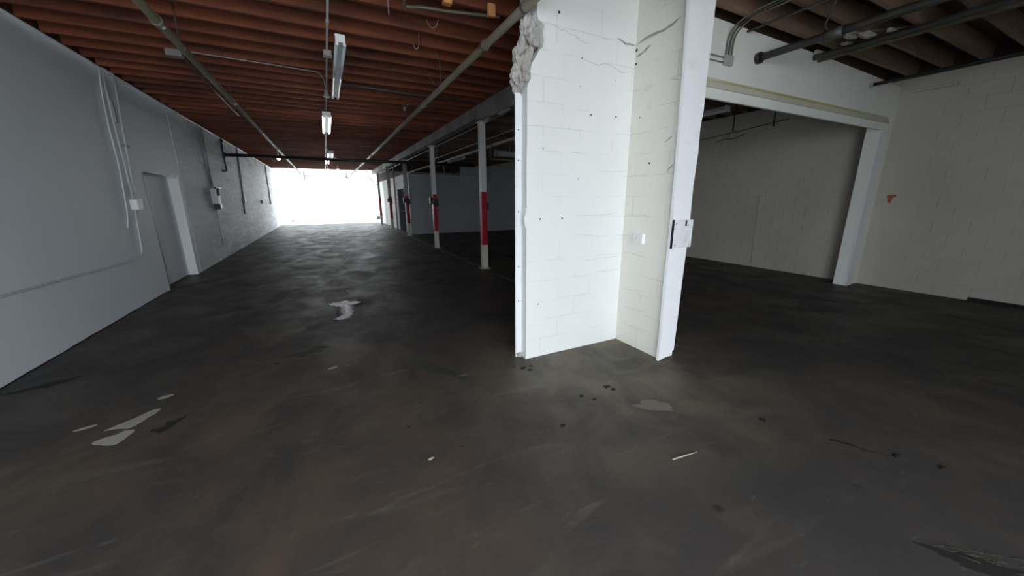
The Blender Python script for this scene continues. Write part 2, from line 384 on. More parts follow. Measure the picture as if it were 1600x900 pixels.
# ------------------------------------------------------------------ beam on the post line
YP = [7.66, 11.8, 16.3, 20.9, 25.2]
ys = [3.2]+YP+[27.4]; dep = [(.46, .28), (.24, .24), (.24, .24), (.24, .24), (.26, .24), (.24, .24)]
bmt = thing('timber_beam', (3.15, 3.2, 3.26), 'long peeling grey beam resting on the line of posts', 'beam')
for (a, b), (d0, d1_) in zip(zip(ys, ys[1:]), dep):
    bm = bmesh.new(); n = 8; prev = None
    for k in range(n+1):
        y = a+.01+(b-a-.02)*k/n; zb = 3.495-(d0+(d1_-d0)*k/n)+.012*noise.noise(Vector((y*1.7, 2, 0)))
        vs = [bm.verts.new(p) for p in ((3.05, y, zb), (3.25, y, zb), (3.25, y, 3.495), (3.05, y, 3.495))]
        if prev:
            for i in range(4): bm.faces.new((prev[i], prev[(i+1) % 4], vs[(i+1) % 4], vs[i]))
        else: bm.faces.new(vs[::-1])
        prev = vs
    bm.faces.new(prev); obj('beam_length', bm, 'beam', bmt)
bm = bmesh.new()
for (y, z, s) in ((6.3, 3.12, .1), (6.75, 3.17, .07), (7.1, 3.14, .09), (5.6, 3.1, .08)):
    sphere(bm, (3.05, y, z), s, (.5, 2.0, .35), 2, .6, y)
obj('torn_cladding', bm, 'rubble', bmt, label='torn pale scraps hanging on the near end')

# ------------------------------------------------------------------ posts
PL = ['square white post with bright red band, nearest of the post line', 'post with dark switch boxes and top brace wires, second of the post line',
      'dark backlit post with bulky boxes, third of the post line', 'slim red and grey post before the bright far end', 'most distant faint post at the far opening']
for i, y in enumerate(YP):
    x = 3.17; h = .062 if i < 2 else .07
    t = thing('support_post', (x, y, 0), PL[i], 'post', 'posts under the beam')
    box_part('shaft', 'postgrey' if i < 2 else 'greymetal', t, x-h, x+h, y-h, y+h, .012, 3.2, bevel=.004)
    box_part('red_band', 'red', t, x-h-.003, x+h+.003, y-h-.003, y+h+.003, .57, 1.75, label='red painted band')
    box_part('lower_coat', 'ledge', t, x-h-.002, x+h+.002, y-h-.002, y+h+.002, .02, .57, label='dirty white painted foot')
    box_part('base_plate', 'greymetal', t, x-.11, x+.11, y-.11, y+.11, .0125, .03)
    box_part('cap_plate', 'postgrey', t, x-.09, x+.09, y-.12, y+.12, 3.2, 3.228 if i else 3.2)if i else box_part('cap_plate', 'postgrey', t, x-.09, x+.09, y-.12, y+.12, 3.185, 3.2)
    if i == 0: box_part('switch_box', 'black', t, x+.065, x+.115, y-.04, y+.04, 1.35, 1.52, bevel=.004)
    if i in (1, 2, 3):
        box_part('switch_box', 'black', t, x-.15, x-.072, y-.06, y+.05, 1.45, 1.66, bevel=.006)
        box_part('switch_box', 'black', t, x-.05, x+.1, y-.12, y-.072, 1.36, 1.62, bevel=.006)
        tube_part('conduit', 'galv' if i < 3 else 'red', t, [(x-.09, y-.08, 3.19), (x-.09, y-.08, 1.66)], .014)
    if i == 1:
        for dy in (-.08, .1): tube_part('brace_wire', 'galv', t, [(x+.07, y, 2.75), (x+.16, y+dy, 2.95), (x+.12, y+dy*2, 3.22)], .007, 6)
    if i == 2:
        sphere_b = bmesh.new()
        for z in (2.3, 2.05, 1.9): bx(sphere_b, x-.12, x-.07, y-.05, y+.02, z, z+.06)
        sphere_b.free()
        for z in (2.3, 2.05, 1.9): box_part('clamp', 'black', t, x-.12, x-.07, y-.05, y+.02, z, z+.06)
        tube_part('conduit', 'conduitwhite', t, [(x-.11, y-.1, 1.45), (x-.11, y-.1, .75)], .016)
t = thing('riser_pipe', (3.33, 20.2, 0), 'thin grey vertical pipe just right of the fourth post', 'pipe')
tube_part('pipe_run', 'greymetal', t, [(3.33, 20.2, 0), (3.33, 20.2, 3.2)], .035)
box_part('pipe_clamp', 'galv', t, 3.29, 3.45, 20.17, 20.23, 1.6, 1.64)

# steel column at the broken wall end
t = thing('steel_column', (1.64, 3.05, 0), 'white drilled steel channel on the broken edge of the front wall', 'column')
bm = bmesh.new(); bx(bm, 1.585, 1.715, 3.045, 3.058, 0, 2.5); bx(bm, 1.68, 1.695, 3.058, 3.17, 0, 2.5); bx(bm, 1.66, 1.715, 3.17, 3.182, 0, 2.5)
col = obj('channel', bm, 'whitemetal', t, bevel=.002)
for z in (2.2, 1.94, 1.48, .95, .6): 
    bm = bmesh.new(); tube(bm, [(1.617, 3.046, z), (1.617, 3.042, z)], .006, 8); obj('bolt_hole', bm, 'gap', t)
bm = bmesh.new()
for k in range(14): sphere(bm, (1.60+.05*random.random(), 3.0+.05*random.random(), .01+.04*random.random()), .016, (1, 1, .6), 1, .5, k)
tag(obj('plaster_crumbs', bm, 'rubble', origin=(1.62, 3.02, 0)), 'crumbs of dark mortar at the foot of the steel channel', 'rubble')['kind'] = 'stuff'
# rubble on the broken edge (parts of the wall)
for nm, c, s, sc, sd in (('rubble_lump', (1.655, 3.06, 2.70), .105, (.75, .7, 1.35), 3), ('rubble_lump', (1.62, 3.06, 2.60), .06, (.8, .8, 1.2), 5),
                         ('rubble_lump', (1.715, 3.05, 2.95), .08, (.8, .8, 1.3), 11), ('rubble_lump', (1.64, 3.07, 2.52), .04, (.7, .7, 1.2), 4)):
    bm = bmesh.new(); sphere(bm, c, s, sc, 4, .75, sd); o = obj(nm, bm, 'rubble', wp)
    for p in o.data.polygons: p.use_smooth = False
box_part('broken_block', 'greymetal', wp, 1.735, 1.80, 3.005, 3.04, 2.87, 3.02, bevel=.006, label='exposed hollow of a broken block')
box_part('raw_edge', 'greymetal', wp, 1.68, 1.77, 3.05, 3.14, 3.02, 3.49, bevel=.01, label='bare grey edge above the break')

# cracks, pock marks, on the pier
def crack(parent, axis, plane, pts, wd=.006, m='crack', name='crack'):
    bm = bmesh.new(); P = []
    for (a, z), (b, z2) in zip(pts, pts[1:]):
        n = max(2, int(abs(b-a)/.02+abs(z2-z)/.02))
        for k in range(n): P.append((a+(b-a)*k/n, z+(z2-z)*k/n))
    P.append(pts[-1]); prev = None; N = len(P)
    for k, (a, z) in enumerate(P):
        s = wd*min(1, 6*min(k, N-1-k)/N+.15)*(1+.7*noise.noise(Vector((a*30, z*30, 1)))); zz = z+.008*noise.noise(Vector((a*18, z*18, 7)))
        hx = .0 if abs(pts[0][0]-pts[-1][0]) > abs(pts[0][1]-pts[-1][1]) else 1
        def V(u, v): return bm.verts.new((u, plane, v) if axis == 1 else (plane, u, v))
        cur = (V(a-s*.5*hx, zz-s*.5*(1-hx)), V(a+s*.5*hx, zz+s*.5*(1-hx)))
        if prev: bm.faces.new((prev[0], prev[1], cur[1], cur[0]))
        prev = cur
    e = bmesh.ops.extrude_face_region(bm, geom=bm.faces[:])
    d = Vector((0, .0015, 0)) if axis == 1 else Vector((.0015, 0, 0))
    bmesh.ops.translate(bm, verts=[g for g in e['geom'] if isinstance(g, bmesh.types.BMVert)], vec=d)
    return obj(name, bm, m, parent)
F = 2.9488; G = 2.8588
for pts, wd in (([(1.86, 3.04), (2.02, 3.01), (2.2, 2.985)], .004), ([(2.14, 2.985), (2.28, 2.96)], .007), ([(2.43, 3.02), (2.56, 3.04)], .004), ([(2.62, 3.06), (2.74, 3.03), (2.857, 3.03)], .016),
                ([(2.22, 2.83), (2.4, 2.80), (2.52, 2.83), (2.7, 2.78), (2.83, 2.80)], .006), ([(2.17, 2.4), (2.32, 2.4)], .004), ([(1.94, 3.16), (1.94, 2.9)], .003), ([(2.14, 2.02), (2.32, 2.02)], .004),
                ([(2.2, 1.43), (2.55, 1.43), (2.8, 1.45)], .004), ([(2.45, 1.86), (2.86, 1.87)], .004), ([(2.3, .97), (2.85, .98)], .0035), ([(2.2, 1.25), (2.5, 1.22)], .003), ([(2.5, .83), (2.85, .83)], .004)):
    crack(wp, 1, F, pts, wd, 'crack' if wd > .01 else 'faintcrack')
for pts, wd in (([(2.94, 3.04), (2.8, 3.06), (2.6, 3.05), (2.45, 3.08)], .022), ([(2.93, 2.93), (2.84, 2.95), (2.76, 2.98)], .02), ([(2.93, 1.02), (2.74, 1.03), (2.6, 1.0)], .005), ([(2.9, .62), (2.6, .64)], .004),
                ([(2.85, .42), (2.55, .44)], .005), ([(2.5, 2.62), (2.4, 2.6)], .008), ([(2.7, 2.62), (2.82, 2.6)], .004), ([(2.6, 1.43), (2.9, 1.43)], .004), ([(2.5, 2.1), (2.42, 2.14)], .01), ([(2.88, .22), (2.5, .23)], .005), ([(2.45, 1.83), (2.38, 1.9)], .012)):
    crack(st, 0, G, pts, wd, 'crack' if wd > .009 else 'faintcrack')
for (x, z, r) in ((1.96, 3.14, .012), (2.35, 2.37, .009), (2.66, 2.38, .009), (2.05, 1.41, .008), (1.80, 1.41, .008), (2.22, 2.83, .006), (2.1, 2.23, .004), (1.82, 2.04, .006), (1.79, .57, .006), (2.23, 1.79, .006), (2.62, 2.7, .004), (2.21, 2.6, .004)):
    bm = bmesh.new(); tube(bm, [(x, F+.0005, z), (x, F-.0015, z)], r, 8); obj('screw_hole', bm, 'gap', wp)
for (yy, z, r) in ((2.935, 2.99, .014), (2.93, 2.87, .01), (2.83, 2.37, .006), (2.66, 1.93, .01)):
    bm = bmesh.new(); tube(bm, [(G+.0005, yy, z), (G-.0015, yy, z)], r, 8); obj('screw_hole', bm, 'gap', st)
bm = bmesh.new(); sphere(bm, (1.655, 2.965, 1.42), .045, (.5, .5, 2.2), 3, .3, 2); obj('plaster_bulge', bm, 'pier', wp, label='flaking bulge on the left edge')
# switch box and blank plate
t = thing('switch_box', (2.859, 2.69, 1.2), 'small white electrical box on the stub wall face', 'electrical box')
box_part('box_body', 'trim', t, 2.815, 2.8585, 2.632, 2.742, 1.15, 1.245, bevel=.004); box_part('cover', 'whitemetal', t, 2.809, 2.815, 2.628, 2.746, 1.146, 1.249, bevel=.002)
bm = bmesh.new(); tube(bm, [(2.809, 2.7, 1.2), (2.805, 2.7, 1.2)], .006, 8); obj('screw', bm, 'greymetal', t)
t = thing('cover_plate', (2.94, 2.28, 1.27), 'white metal cover plate wrapped on the end of the stub wall', 'cover plate')
bm = bmesh.new(); bx(bm, 2.822, 3.075, 2.268, 2.2885, 1.145, 1.40); obj('plate', bm, 'whitemetal', t, bevel=.003)
box_part('side_gap', 'gap', t, 2.812, 2.8215, 2.27, 2.2885, 1.14, 1.405)
box_part('knockout', 'gap', t, 2.965, 2.985, 2.2655, 2.268, 1.345, 1.398); 
for (x, z) in ((3.0, 1.35), (2.85, 1.17), (3.04, 1.17), (2.84, 1.37)):
    bm = bmesh.new(); tube(bm, [(x, 2.268, z), (x, 2.2645, z)], .0075, 8); obj('screw', bm, 'greymetal', t)

# ------------------------------------------------------------------ long ceiling pipes
def run(name, label, cat, x, z, y0, y1, r, m, step, jr=1.35, hang=1.3, group=None):
    t = thing(name, (x, y0, z), label, cat, group)
    tube_part('pipe_run', m, t, [(x, y0, z), (x, y1, z)], r, 14)
    y = y0+.9
    while y < y1:
        bm = bmesh.new(); tube(bm, [(x, y, z), (x, y+.10, z)], r*jr, 12); obj('coupling', bm, m, t); y += step
    y = y0+.35
    while y < y1:
        bm = bmesh.new(); tube(bm, [(x, y-.012, z), (x, y+.012, z)], r*1.18, 12); tube(bm, [(x, y, z+r), (x, y, 3.742)], .006, 6); obj('hanger', bm, 'darksteel', t); y += hang*1.9
    return t
run('sprinkler_pipe', 'thick olive-grey pipe running down the hall ceiling on the left', 'pipe', -1.19, 3.2, BY+.1, 27.3, .038, 'pipe', 3.1)
run('sprinkler_pipe', 'thick olive-grey pipe running down the ceiling past the broken wall end', 'pipe', 1.65, 3.13, BY+.1, 27.3, .038, 'pipe', 2.6)
run('ceiling_conduit', 'thin pale conduit down the middle of the hall ceiling', 'conduit', .235, 3.42, BY+.1, 26.8, .012, 'galv', 3.05, 1.5, 2)
for (y, s) in ((5.55, .045), (9.4, .035), (15.2, .04), (19.5, .04)):
    t = thing('junction_box', (.235, y, 3.39), 'small junction box on the middle conduit' + {5.55: ' before the first tube light', 9.4: ' beside the second tube light', 15.2: ' at the distant lit lamp', 19.5: ' farthest down the hall'}[y], 'junction box', 'junction boxes on the middle conduit')
    box_part('box_body', 'greymetal', t, .235-s, .235+s, y-s, y+s, 3.35, 3.407, bevel=.004); box_part('cover', 'galv', t, .235-s*1.1, .235+s*1.1, y-s*1.1, y+s*1.1, 3.344, 3.35)
t = thing('lamp_holder', (.225, 7.4, 3.37), 'small ceiling lamp holder on the conduit near the tube light end', 'lamp holder')
bm = bmesh.new(); tube(bm, [(.225, 7.4, 3.405), (.225, 7.4, 3.34), (.225, 7.4, 3.30)], [.03, .035, .055], 14); obj('cup', bm, 'galv', t)
bm = bmesh.new(); tube(bm, [(.225, 7.4, 3.30), (.225, 7.4, 3.285)], [.05, .03], 12); obj('rim', bm, 'bulb' if False else 'tube', t)
t = thing('ceiling_cable', (-1.6, 6.6, 3.48), 'thin cable crossing the joists to the middle lamp holder', 'cable')
tube_part('cable_run', 'galv', t, [(-1.6, 6.6, 3.485), (-.6, 6.65, 3.48), (.13, 6.72, 3.48), (.2, 6.95, 3.45), (.225, 7.4, 3.41)], .007, 6)
t = thing('branch_conduit', (.3, 7.1, 3.45), 'dark cross conduit running right under the joists past the tube light', 'conduit')
tube_part('pipe_run', 'darksteel', t, [(.3, 7.1, 3.46), (1.3, 7.2, 3.46), (2.9, 7.3, 3.46)], .018, 8)
for x in (.45, 1.5, 2.2):
    bm = bmesh.new(); tube(bm, [(x, 7.12+(x-.3)*.08, 3.46), (x+.08, 7.127+(x-.3)*.08, 3.46)], .027, 10); obj('coupling', bm, 'darksteel', t)
t = thing('thin_ceiling_pipe', (-1.45, 6.5, 3.42), 'thin pipe with an end box beside the left sprinkler pipe', 'pipe')
tube_part('pipe_run', 'darksteel', t, [(-1.46, 6.6, 3.42), (-1.50, 10.4, 3.42)], .012, 8); box_part('end_box', 'beam', t, -1.58, -1.42, 6.48, 6.6, 3.38, 3.46, bevel=.004)
tube_part('strap', 'pipe', t, [(-1.5, 10.4, 3.42), (-1.5, 10.42, 3.5)], .01, 6)
# cross pipe at y 16.5
t = thing('cross_pipe', (-2.6, 15.0, 3.0), 'dark heavy pipe crossing the whole hall below the joists', 'pipe')
tube_part('pipe_run', 'black', t, [(-2.7, 15.0, 3.02), (3.0, 15.2, 3.01), (6.0, 15.4, 3.0)], .052, 14)
bm = bmesh.new(); tube(bm, [(-2.722, 15.0, 3.02), (-2.69, 15.0, 3.02)], .09, 14); obj('wall_flange', bm, 'black', t)
for x in (-1.0, 1.2): 
    bm = bmesh.new(); tube(bm, [(x, 15.1, 3.05), (x, 15.1, 3.742)], .010, 6); obj('hanger', bm, 'black', t)
t = thing('wall_bracket_pipe', (-2.66, 15.5, 3.4), 'black bent pipe dropping down the left wall by the cross pipe', 'pipe')
tube_part('pipe_run', 'black', t, [(-2.69, 14.75, 3.47), (-2.69, 14.7, 2.95), (-2.68, 14.7, 2.52), (-2.68, 14.62, 2.49), (-2.69, 14.2, 2.48)], .024, 10)
bm = bmesh.new(); sphere(bm, (-2.68, 14.75, 3.40), .045, (1, 1, 1.3), 2); obj('valve', bm, 'black', t)

# ------------------------------------------------------------------ fluorescent fixtures
def fixture(x, y0, y1, z, on, label, wd=.048, group='tube lights'):
    t = thing('tube_light', (x, y0, z), label, 'light', group)
    bm = bmesh.new(); bx(bm, x-wd*.5, x+wd*.5, y0, y1, z-.035, z+.03); bx(bm, x-wd*.9, x+wd*.9, y0, y1, z+.022, z+.035)
    obj('housing', bm, 'whitemetal' if on else 'galv', t, bevel=.002)
    for yy in (y0, y1-.022):
        bm = bmesh.new(); bx(bm, x-wd, x+wd, yy-.002, yy+.024, z-.03, z+.045); bx(bm, x-wd, x-wd*.45, yy-.002, yy+.024, z-.062, z-.03); bx(bm, x+wd*.45, x+wd, yy-.002, yy+.024, z-.062, z-.03)
        obj('end_cap', bm, 'trim', t)
    for sx in (-1, 1):
        bm = bmesh.new(); tube(bm, [(x+sx*wd*.85, y0+.03, z-.04), (x+sx*wd*.85, y1-.03, z-.04)], .017, 12); obj('tube', bm, 'lit' if on else 'tube', t)
    for yy in (y0+.3, y1-.3): tube_part('hanger', 'darksteel', t, [(x, yy, z+.035), (x, yy, 3.742)], .004, 6)
    return t
fixture(.335, 4.63, 6.95, 3.24, False, 'long unlit twin tube light nearest the camera in the hall')
fixture(.215, 8.4, 10.4, 3.22, True, 'short lit twin tube light second down the hall', .075)
fixture(.36, 14.9, 16.4, 3.24, True, 'distant glowing tube light just above the dark cross pipe', .09)
fixture(.27, 17.4, 19.3, 3.24, True, 'farthest glowing tube light beyond the dark cross pipe', .07)
for (x, y, z, l) in ((-1.47, 17.7, 3.22, 'small round lamp left of the left pipe beyond the cross pipe'), (.35, 23.9, 3.2, 'left globe lamp of the pair near the far opening'), (.85, 23.7, 3.2, 'right globe lamp of the pair near the far opening'), (2.6, 25.6, 3.2, 'globe lamp at the far right corner of the hall'), (-1.7, 25.5, 3.2, 'globe lamp at the far left end of the hall')):
    t = thing('globe_lamp', (x, y, z), l, 'lamp', 'round lamps at the far end')
    bm = bmesh.new(); sphere(bm, (x, y, z), .10 if y > 20 else .075, sub=3); o = obj('globe', bm, 'bulb', t)
    for p in o.data.polygons: p.use_smooth = True
    tube_part('stem', 'galv', t, [(x, y, z+.05), (x, y, 3.742)], .02, 8)
# right-hand bay and right room ceiling runs
run('bay_pipe', 'dull grey sprinkler pipe along the ceiling of the dark right-hand bay', 'pipe', 4.95, 3.25, 3.3, 27.0, .04, 'galv', 2.2, 1.35)
run('bay_conduit', 'thin bright conduit just behind the peeling beam', 'conduit', 3.57, 3.34, 3.3, 27, .016, 'galv', 3.5, 1.4)
run('bay_conduit', 'thin conduit left of the bay sprinkler pipe', 'conduit', 4.53, 3.33, 3.3, 17, .014, 'galv', 3.5, 1.4)
fixture(5.35, 14.9, 17.0, 3.28, False, 'unlit tube light beside the bay sprinkler pipe', .06)
fixture(5.35, 18.3, 20.4, 3.28, False, 'unlit tube light deep in the bay over the enclosed room', .06)
t = thing('hanging_cylinder', (6.2, 12.5, 3.1), 'stout grey horizontal cylinder hung in the dark bay', 'cylinder')
tube_part('cylinder_body', 'galv', t, [(5.72, 12.5, 3.21), (7.9, 12.6, 3.17)], .11, 18); tube_part('end_collar', 'greymetal', t, [(5.69, 12.5, 3.21), (5.74, 12.5, 3.21)], .125, 18)
tube_part('lower_rail', 'galv', t, [(5.5, 12.5, 3.0), (7.9, 12.6, 2.98)], .014, 8); tube_part('rail_drop', 'galv', t, [(5.5, 12.5, 3.0), (5.5, 12.5, 3.742)], .012, 8); tube_part('hanger', 'galv', t, [(6.3, 12.53, 3.3), (6.3, 12.53, 3.742)], .012, 8)
t = thing('hanging_strap', (4.95, 16.5, 3.0), 'short pale strap dangling in the bay before the partition', 'strap')
tube_part('strap_strip', 'whitemetal', t, [(4.93, 16.6, 3.21), (5.0, 16.6, 2.7)], .016, 6)
# seen through the opening
t = fixture(7.35, 4.95, 7.2, 3.33, False, 'dull tube light seen through the wide opening', .07)
for (x, y, z0) in ((7.9, 5.15, 2.98), (7.9, 4.35, 2.95)):
    o = thing('drop_rod', (x, y, 3.49), 'thin dark rod hanging beyond the wide opening' + (', left one' if y > 5 else ', right one'), 'rod', 'rods beyond the opening')
    tube_part('rod_length', 'black', o, [(x, y, 3.742), (x, y, z0)], .014, 8); tube_part('rod_end', 'black', o, [(x, y, z0+.02), (x, y, z0-.01)], .022, 8)
t = thing('wall_conduit', (8.86, 5.0, 3.1), 'thin cable sagging along the right wall beyond the opening', 'cable')
tube_part('cable_run', 'darksteel', t, [(8.875, 7.6, 3.0), (8.875, 6.79, 3.04), (8.875, 5.6, 3.12), (8.875, 4.6, 3.2)], .009, 6)
tube_part('cable_run', 'darksteel', t, [(8.875, 6.2, 2.92), (8.87, 5.95, 2.99), (8.875, 5.75, 2.96), (8.875, 5.5, 3.04)], .008, 6)
t = thing('wall_conduit', (8.87, 4.95, .3), 'faint vertical conduit down the right wall beyond the opening', 'conduit')
tube_part('pipe_run', 'right', t, [(8.886, 4.95, 1.65), (8.886, 4.9, .02)], .012, 8)
# right room pipes under the ceiling
t = thing('capped_pipe', (4.8, 2.9, 3.2), 'dark capped pipe sticking out of the header wall on the left', 'pipe')
tube_part('pipe_run', 'darksteel', t, [(4.8, 2.95, 3.21), (4.8, BY+.1, 3.23)], .04, 14); tube_part('flange', 'black', t, [(4.8, 2.948, 3.21), (4.8, 2.90, 3.21)], .062, 16)
tube_part('coupling', 'darksteel', t, [(4.8, 2.28, 3.21), (4.8, 2.12, 3.21)], .055, 14)
tube_part('side_pipe', 'pipe', t, [(4.93, 2.2, 3.27), (4.93, BY+.1, 3.28)], .022, 10)
t = thing('twin_pipes', (6.1, 2.9, 3.36), 'pair of parallel dark pipes leaving the middle of the header wall top', 'pipe')
tube_part('pipe_run', 'darksteel', t, [(6.02, 2.94, 3.40), (6.02, BY+.1, 3.40)], .034, 12); tube_part('pipe_run', 'pipe', t, [(6.14, 2.94, 3.385), (6.14, BY+.1, 3.39)], .026, 12)
for y in (2.9, 2.2): box_part('pipe_clamp', 'galv', t, 5.96, 6.2, y-.02, y+.02, 3.43, 3.47)
t = thing('corner_pipe', (7.75, 2.9, 3.27), 'dark pipe with open end by the right wall top', 'pipe')
tube_part('pipe_run', 'black', t, [(7.75, 2.94, 3.28), (7.85, 1.9, 3.31), (8.0, BY+.1, 3.33)], .026, 12); tube_part('open_end', 'galv', t, [(7.745, 2.945, 3.28), (7.75, 2.90, 3.281)], .031, 12)
for k, (dx, dz) in enumerate(((0, 0), (.05, .01), (.10, .02))):
    t = thing('bent_conduit', (4.2+dx, 2.9, 3.12), ['left', 'middle', 'right'][k]+' one of three conduits bending up from the box on the header wall', 'conduit', 'bent conduits on header wall')
    tube_part('pipe_run', 'pipe' if k != 1 else 'darksteel', t, [(4.19+dx, 2.93, 3.15), (4.20+dx, 2.93, 3.38), (4.19+dx, 2.75, 3.47), (4.12+dx*1.6, 1.9, 3.475), (4.1+dx*2, BY+.2, 3.475)], .009, 8, rad=.1)
t = thing('junction_box', (4.24, 2.9, 3.1), 'dark square junction box on the header wall where conduits meet', 'junction box')
box_part('box_body', 'galv', t, 4.17, 4.30, 2.90, 2.948, 3.05, 3.15, bevel=.005)
for k in range(2): tube_part('side_conduit', 'galv', t, [(3.06, 2.935, 3.07+k*.05), (4.17, 2.935, 3.075+k*.05)], .009, 8)
t = thing('ceiling_cable', (4.55, 2.9, 3.4), 'thin grey pipe under joists right of the bent conduits', 'pipe')
tube_part('pipe_run', 'darksteel', t, [(4.52, 2.93, 3.44), (4.52, 1.2, 3.44), (4.52, BY+.2, 3.44)], .013, 8)
t = thing('ceiling_cable', (5.2, 2.5, 3.47), 'sagging cable slanting across the dark right-hand joists', 'cable')
tube_part('cable_run', 'pipe', t, [(4.3, 1.95, 3.485), (4.9, 2.3, 3.48), (5.3, 2.55, 3.47), (5.7, 2.5, 3.475), (6.3, 2.0, 3.485)], .010, 6, rad=.3)
for k, (x, y, z, s) in enumerate(((5.72, 2.45, 3.44, .05), (5.85, 2.35, 3.43, .06), (6.0, 2.6, 3.45, .04), (5.55, 2.72, 3.45, .04))): 
    bm = bmesh.new(); sphere(bm, (x, y, z), s, (1.8, 1.2, .5), 2, .8, k+20); obj('torn_scrap', bm, 'rubble', t, label='torn scrap of insulation')
t = thing('wall_top_conduit', (-2.68, 3, 3.46), 'pale conduit running along the top of the left wall', 'conduit')
tube_part('pipe_run', 'conduitwhite', t, [(-2.70, BY+.1, 3.475), (-2.70, 26.5, 3.475)], .016, 8)
for y in (2.5, 5.3, 8.2, 11, 14, 17): box_part('pipe_clamp', 'galv', t, -2.728, -2.67, y-.015, y+.015, 3.455, 3.495)

# small things hanging at the top of the frame
t = thing('bent_rail', (1.0, 3.95, 3.4), 'bent grey metal rail with two orange wood blocks at the ceiling', 'rail')
tube_part('rail_run', 'pipe', t, [(.85, 3.6, 3.47), (.885, 4.03, 3.4), (1.04, 3.96, 3.4), (1.3, 3.92, 3.4), (1.8, 3.80, 3.4)], .016, 8)
box_part('wood_block', 'orange', t, 1.20, 1.28, 3.74, 3.80, 3.385, 3.495); box_part('wood_block', 'orange', t, 1.67, 1.745, 3.78, 3.82, 3.385, 3.495)
t = thing('hanging_chain', (.76, 4.1, 3.4), 'short chain hanging from the joist at the top of the picture', 'chain')
for k in range(7):
    bm = bmesh.new(); c = Vector((.76, 4.12, 3.478-k*.021)); pts = []
    for a in range(9):
        an = a*math.pi/4; u = math.cos(an)*.007; v = math.sin(an)*.013
        pts.append(c+(Vector((u, 0, v)) if k % 2 else Vector((0, u, v))))
    tube(bm, pts, .0025, 5, False); obj('link', bm, 'galv', t)
for k, (x, y, s, l) in enumerate(((1.25, 4.35, 1, 'large curled wire loop hanging between front joists'), (1.22, 5.0, .6, 'small curled wire below the larger wire loop'), (1.66, 8.0, 1, 'small hanging fitting near the right sprinkler pipe'))):
    t = thing('wire_hook', (x, y, 3.49), l, 'wire')
    tube_part('wire', 'galv', t, [(x-.06*s, y, 3.47), (x-.03*s, y, 3.42), (x+.0*s, y, 3.40), (x+.05*s, y, 3.43), (x+.07*s, y, 3.49), (x+.07*s, y, 3.742)], .0035, 6)
    if k == 2: box_part('fitting', 'greymetal', t, x-.04, x+.0, y-.02, y+.02, 3.34, 3.40)
t = thing('hanging_wire', (1.5, 5.4, 3.4), 'very thin wire dropping to the right sprinkler pipe', 'wire')
tube_part('wire', 'pipe', t, [(1.45, 6.0, 3.742), (1.53, 5.6, 3.3), (1.585, 5.5, 3.17)], .003, 5)

# ------------------------------------------------------------------ left wall fittings
X = -2.70
t = thing('wall_conduit', (X, 7.8, 0), 'outer curved cable dropping down the left wall to mid height', 'cable')
tube_part('pipe_run', 'conduitwhite', t, [(X+.02, 8.2, 3.475), (X, 7.86, 3.5), (X, 7.74, 3.1), (X, 7.69, 2.6), (X, 7.7, 2.1), (X, 7.58, 1.4), (X-.01, 7.5, 1.2)], .012, 8, rad=.12)
t = thing('wall_conduit', (X, 7.88, 0), 'pale conduit from the ceiling through the switch box then low along the left wall', 'conduit')
tube_part('pipe_run', 'conduitwhite', t, [(X, 7.93, 3.46), (X, 7.88, 2.8), (X, 7.88, 2.1), (X, 7.88, 1.6)], .013, 8)
tube_part('pipe_run', 'conduitwhite', t, [(X, 7.86, 1.5), (X, 7.80, 1.2), (X, 7.73, .78), (X, 7.4, .72), (X, 6.6, .73), (X, 5.8, .75), (X, 4.9, .765), (X, 2, .77), (X, BY+.1, .77)], .012, 8, rad=.1)
box_part('conduit_body', 'greymetal', t, -2.728, -2.67, 7.9, 7.96, 2.75, 3.05, bevel=.005)
box_part('coupling', 'greymetal', t, -2.728, -2.66, 7.87, 7.93, 1.72, 1.84, bevel=.005)
t = thing('wall_conduit', (X, 8.1, 0), 'straight pale conduit nearest the doorway on the left wall', 'conduit')
tube_part('pipe_run', 'conduitwhite', t, [(X, 8.28, 3.46), (X, 8.12, 2.7), (X, 8.05, 2.2), (X, 7.95, 1.6)], .014, 8)
box_part('pipe_clamp', 'greymetal', t, -2.728, -2.675, 8.03, 8.16, 2.42, 2.45)
t = thing('switch_box', (X, 7.9, 1.5), 'white square switch box on the left wall under the conduits', 'electrical box')
box_part('box_body', 'trim', t, -2.728, -2.64, 7.81, 7.98, 1.46, 1.62, bevel=.006); box_part('cover', 'conduitwhite', t, -2.64, -2.632, 7.80, 7.99, 1.45, 1.63, bevel=.003)
t = thing('breaker_switch', (-2.6, 12.6, 1.65), 'disconnect switch with black handle and labels on the left wall beyond the doorway', 'electrical box')
box_part('box_body', 'conduitwhite', t, -2.716, -2.58, 12.45, 12.75, 1.5, 1.9, bevel=.01); box_part('handle', 'black', t, -2.58, -2.52, 12.48, 12.54, 1.72, 1.92, bevel=.01)
box_part('top_bar', 'black', t, -2.62, -2.55, 12.40, 12.95, 1.90, 1.94); box_part('lower_box', 'black', t, -2.716, -2.57, 12.55, 12.75, 1.36, 1.5, bevel=.01, label='black lower box')
box_part('cover', 'trim', t, -2.58, -2.57, 12.56, 12.7, 1.54, 1.76)
t = thing('wall_conduit', (-2.69, 12.5, 2), 'pair of conduits above the disconnect switch', 'conduit')
for dy in (-.06, .1): tube_part('pipe_run', 'greymetal', t, [(-2.70, 12.6+dy*1.6, 3.45), (-2.70, 12.6+dy, 1.95)], .018, 8)
t = thing('wall_conduit', (-2.69, 12.62, .5), 'thin cable running down from the disconnect switch', 'cable')
tube_part('pipe_run', 'greymetal', t, [(-2.705, 12.62, 1.36), (-2.705, 12.65, .35)], .01, 8)
t = thing('wall_conduit', (-2.69, 16.8, 2), 'pair of conduits down the left wall past the cross pipe', 'conduit')
